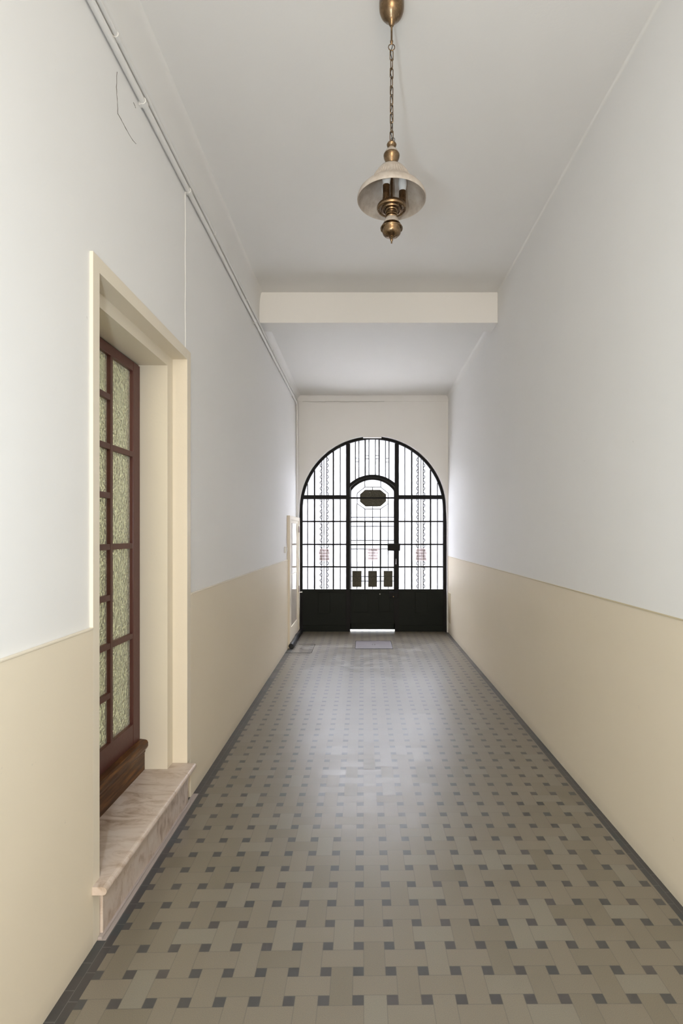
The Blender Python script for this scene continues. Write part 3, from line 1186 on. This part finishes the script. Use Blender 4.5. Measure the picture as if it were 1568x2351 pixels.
box(b, gx(893), gx(913), YG - 0.07, YG - 0.030, gz(1372.5), gz(1357.5), 0.006)
obj('lower_lock', b, 'iron', leaf)
b = nb()
lathe(b, [(0, 0), (0.011, 0.001), (0.012, 0.006), (0.008, 0.012), (0, 0.014)], 0, 0, 16)
for v in b.verts:
    x, y, z = v.co
    v.co = (gx(902.6) + x, YG - 0.070 - z, gz(1368.4) + y)
obj('lock_knob', b, 'brass', leaf, smooth=True)
b = nb()
bmesh.ops.create_uvsphere(b, u_segments=10, v_segments=6, radius=0.0085, matrix=Matrix.Translation((gx(872.1), YG - 0.032, gz(1363.4))))
obj('stud', b, 'plastic', leaf, smooth=True)


# notices taped to the glass
def text_mesh(body, size):
    cu = bpy.data.curves.new('lettering', 'FONT')
    cu.body = body
    cu.size = size
    cu.align_x = 'CENTER'
    cu.align_y = 'CENTER'
    cu.extrude = 0.0006
    cu.offset = size * 0.02
    to = bpy.data.objects.new('tmp', cu)
    scene.collection.objects.link(to)
    dg = bpy.context.evaluated_depsgraph_get()
    dg.update()
    me = bpy.data.meshes.new_from_object(to.evaluated_get(dg))
    bpy.data.objects.remove(to)
    return me


def notice(pa, pb, pt, pbm, label):
    xc, zc = gx((pa + pb) / 2), gz((pt + pbm) / 2)
    w, h = (pb - pa) * gp, (pbm - pt) * gp
    t = empty('notice', (xc, YG - 0.0175, zc), label, 'notice', 'printed notices taped to the gate glass')
    b = nb()
    box(b, xc - w / 2, xc + w / 2, YG - 0.0172, YG - 0.0166, zc - h / 2, zc + h / 2)
    obj('paper', b, 'paper', t)
    for i, s in enumerate(('É FAVOR', 'FECHAR O', 'PORTÃO', 'DEVAGAR')):
        me = text_mesh(s, h * 0.172)
        me.materials.clear()
        me.materials.append(M['ink'])
        o = bpy.data.objects.new('lettering', me)
        scene.collection.objects.link(o)
        o.parent = t
        o.location = (0, -0.0008, h * (0.33 - 0.225 * i))
        o.rotation_euler = (PI / 2, 0, 0)
    return t


notice(730.5, 759.0, 1259, 1288, 'small printed notice on the glass of the left side panel of the gate')
notice(841.3, 870.5, 1258.5, 1286.7, 'small printed notice on the glass of the central gate door, left of the black lock')
notice(952.0, 981.0, 1258.5, 1288, 'small printed notice on the glass of the right side panel of the gate')

# ------------------------------------------------------------------ pendant lamp
PX, PY = 0.130, 2.35 * K
U = 0.002


def pz(py): return H + (1224 - py) * U


lamp = empty('pendant_lamp', (PX, PY, pz(553)), 'antique brass pendant lamp with bell shaped alabaster glass shade hanging on a chain', 'pendant lamp')


def lat(name, prof, m='brass', parent=lamp, n=48, flute=None, label=None, cx=PX, cy=PY):
    b = nb()
    lathe(b, prof, cx, cy, n, flute)
    return obj(name, b, m, parent, smooth=True, label=label)


P = lambda r, y: (r * U, pz(y))
lat('ceiling_canopy', [(0.0, ZC1), (0.054, ZC1), (0.0555, ZC1 - 0.004), (0.057, ZC1 - 0.014), P(28.6, 16), P(28.0, 24), P(24.8, 33), P(19, 40.5), P(12.5, 46), P(8.5, 50), P(6.8, 54), P(5.0, 58.5), P(3.2, 60), P(0, 60)])
lat('canopy_stem', [P(0, 59), P(2.4, 59), P(2.6, 62), P(2.2, 63), P(2.2, 93), P(3.4, 94), P(3.4, 97), P(2.4, 99), P(1.5, 101), P(0, 101)])
b = nb()
tube(b, [(PX + 7.2 * U * math.cos(a * PI / 12), PY, pz(108.5) + 7.2 * U * math.sin(a * PI / 12)) for a in range(24)], 0.0020, 8, closed=True)
obj('hanging_ring', b, 'brass', lamp, smooth=True)
# chain
ztop_c, zbot_c = pz(117), pz(323)
NL = 10
pitch = (ztop_c - zbot_c) / NL
for i in range(NL):
    zc = ztop_c - pitch * (i + 0.5)
    ang = (0.12 if i % 2 == 0 else PI / 2 + 0.25) + random.uniform(-0.2, 0.2) + i * 0.12
    hl = pitch / 2 + 0.0035
    hw_ = 0.0074
    pts = []
    for k in range(9):
        a = PI * k / 8
        pts.append((hw_ * math.cos(a), (hl - hw_) + hw_ * math.sin(a)))
    for k in range(9):
        a = PI + PI * k / 8
        pts.append((hw_ * math.cos(a), -(hl - hw_) + hw_ * math.sin(a)))
    b = nb()
    tube(b, [(PX + p[0] * math.cos(ang), PY + p[0] * math.sin(ang), zc + p[1]) for p in pts], 0.0022, 8, closed=True)
    obj('chain_link', b, 'brass', lamp, smooth=True)
# flex threaded through the chain
b = nb()
pts = []
for i in range(80):
    t = i / 79
    a = t * 2 * PI * 5
    pts.append((PX + 0.0042 * math.cos(a), PY + 0.0042 * math.sin(a), pz(100) + (pz(326) - pz(100)) * t))
tube(b, pts, 0.0018, 7)
obj('flex', b, 'steel_thin', lamp, smooth=True)
b = nb()
tube(b, [(PX + 3 * U + 4.2 * U * math.cos(a * PI / 10), PY - 0.004, pz(322) + 4.2 * U * math.sin(a * PI / 10)) for a in range(20)], 0.0014, 7, closed=True)
obj('hanging_hook', b, 'steel_thin', lamp, smooth=True)
lat('top_cup', [P(0, 322), P(3.5, 323), P(6, 325), P(9.5, 329), P(11.2, 332.5), P(10.6, 335), P(8, 337.5), P(5.8, 339.5), P(5.8, 342), P(0, 342)])
lat('upper_knop', [P(0, 338), P(5.6, 338), P(8.5, 341.5), P(13.0, 346.5), P(16.0, 351.5), P(17.2, 355)], 'alabaster', label='pinkish alabaster glass knop')
lat('knop_band', [P(17.0, 354), P(18.4, 356), P(18.6, 358), P(17.6, 363), P(15, 369), P(11.5, 374), P(10.6, 376), P(12.5, 377), P(14.6, 379.5), P(15.2, 382.5), P(14, 384), P(0, 384)])
# shade, with fine fluting
outer_s = [P(14, 382.5), P(22, 385), P(29, 390), P(34.5, 396.5), P(38.8, 404), P(42.5, 411), P(46.5, 418), P(51, 424), P(57, 430), P(64, 435.5), P(71, 441), P(76, 447), P(78.6, 454), P(79, 459), P(78, 460.8)]
inner_s = [(r - 0.0045, z - 0.0008) for r, z in outer_s[::-1][1:]]
prof = outer_s + inner_s
fl_ = lambda a, i: 1 + (0.020 * math.cos(a * 48) if 4 <= i <= 8 else 0)
lat('lamp_shade', prof, 'alabaster', n=192, flute=fl_, label='bell shaped alabaster glass shade with fluted band')
# central stem, sleeves, bulbs
lat('stem', [P(0, 384), P(3.0, 384), P(3.0, 474), P(0, 474)])
for k, ang in enumerate((239, 359, 119)):
    ax, ay = PX + 0.050 * math.cos(math.radians(ang)), PY + 0.050 * math.sin(math.radians(ang))
    lat('candle_sleeve', [(0.0, pz(474)), (0.0165, pz(474)), (0.0165, pz(440)), (0.0150, pz(440)), (0.0150, pz(445)), (0, pz(445))], cx=ax, cy=ay, n=28)
    lat('light_bulb', [(0, pz(444)), (0.0125, pz(444)), (0.0130, pz(440)), (0.0165, pz(434)), (0.0195, pz(426)), (0.0195, pz(420)), (0.017, pz(409)), (0.012, pz(401)), (0.006, pz(397)), (0, pz(396))], 'bulb', cx=ax, cy=ay, n=28)
lat('candle_tray', [P(0, 470), P(28, 470), P(31, 471.5), P(33.6, 475), P(34.0, 479), P(32.6, 482), P(30, 483), P(28.5, 480.5), P(24, 480.5), P(22.5, 484), P(19, 484.5), P(18, 482), P(13, 482), P(0, 482)])
lat('ribbed_collar', [P(0, 481), P(14.5, 481), P(16.0, 484), P(15.2, 486.5), P(12.5, 488), P(12.2, 490), P(14.2, 491.5), P(14.4, 494), P(13, 495.5), P(13.8, 497), P(14.6, 500), P(13.6, 502), P(0, 502)])
lat('lower_knop', [P(0, 501), P(12.8, 501), P(14.8, 504), P(17.2, 509), P(19.4, 516), P(20, 520), P(0, 520)], 'alabaster', label='pinkish alabaster glass knop')
lat('base_cup', [P(0, 515), P(18.5, 515), P(20.8, 516), P(21.6, 519), P(24.2, 521.5), P(25.8, 524.5), P(25.4, 526), P(22.4, 525), P(21.2, 527), P(21.4, 533), P(20.0, 537), P(16, 541), P(9, 543.5), P(5.5, 544), P(0, 544)])
lat('finial', [P(0, 543), P(6.2, 543), P(6.2, 545), P(3.4, 546.5), P(2.4, 548), P(3.4, 550.5), P(3.0, 552.5), P(1.4, 555), P(1.9, 556.5), P(1.8, 558.5), P(0, 559.5)], n=24)
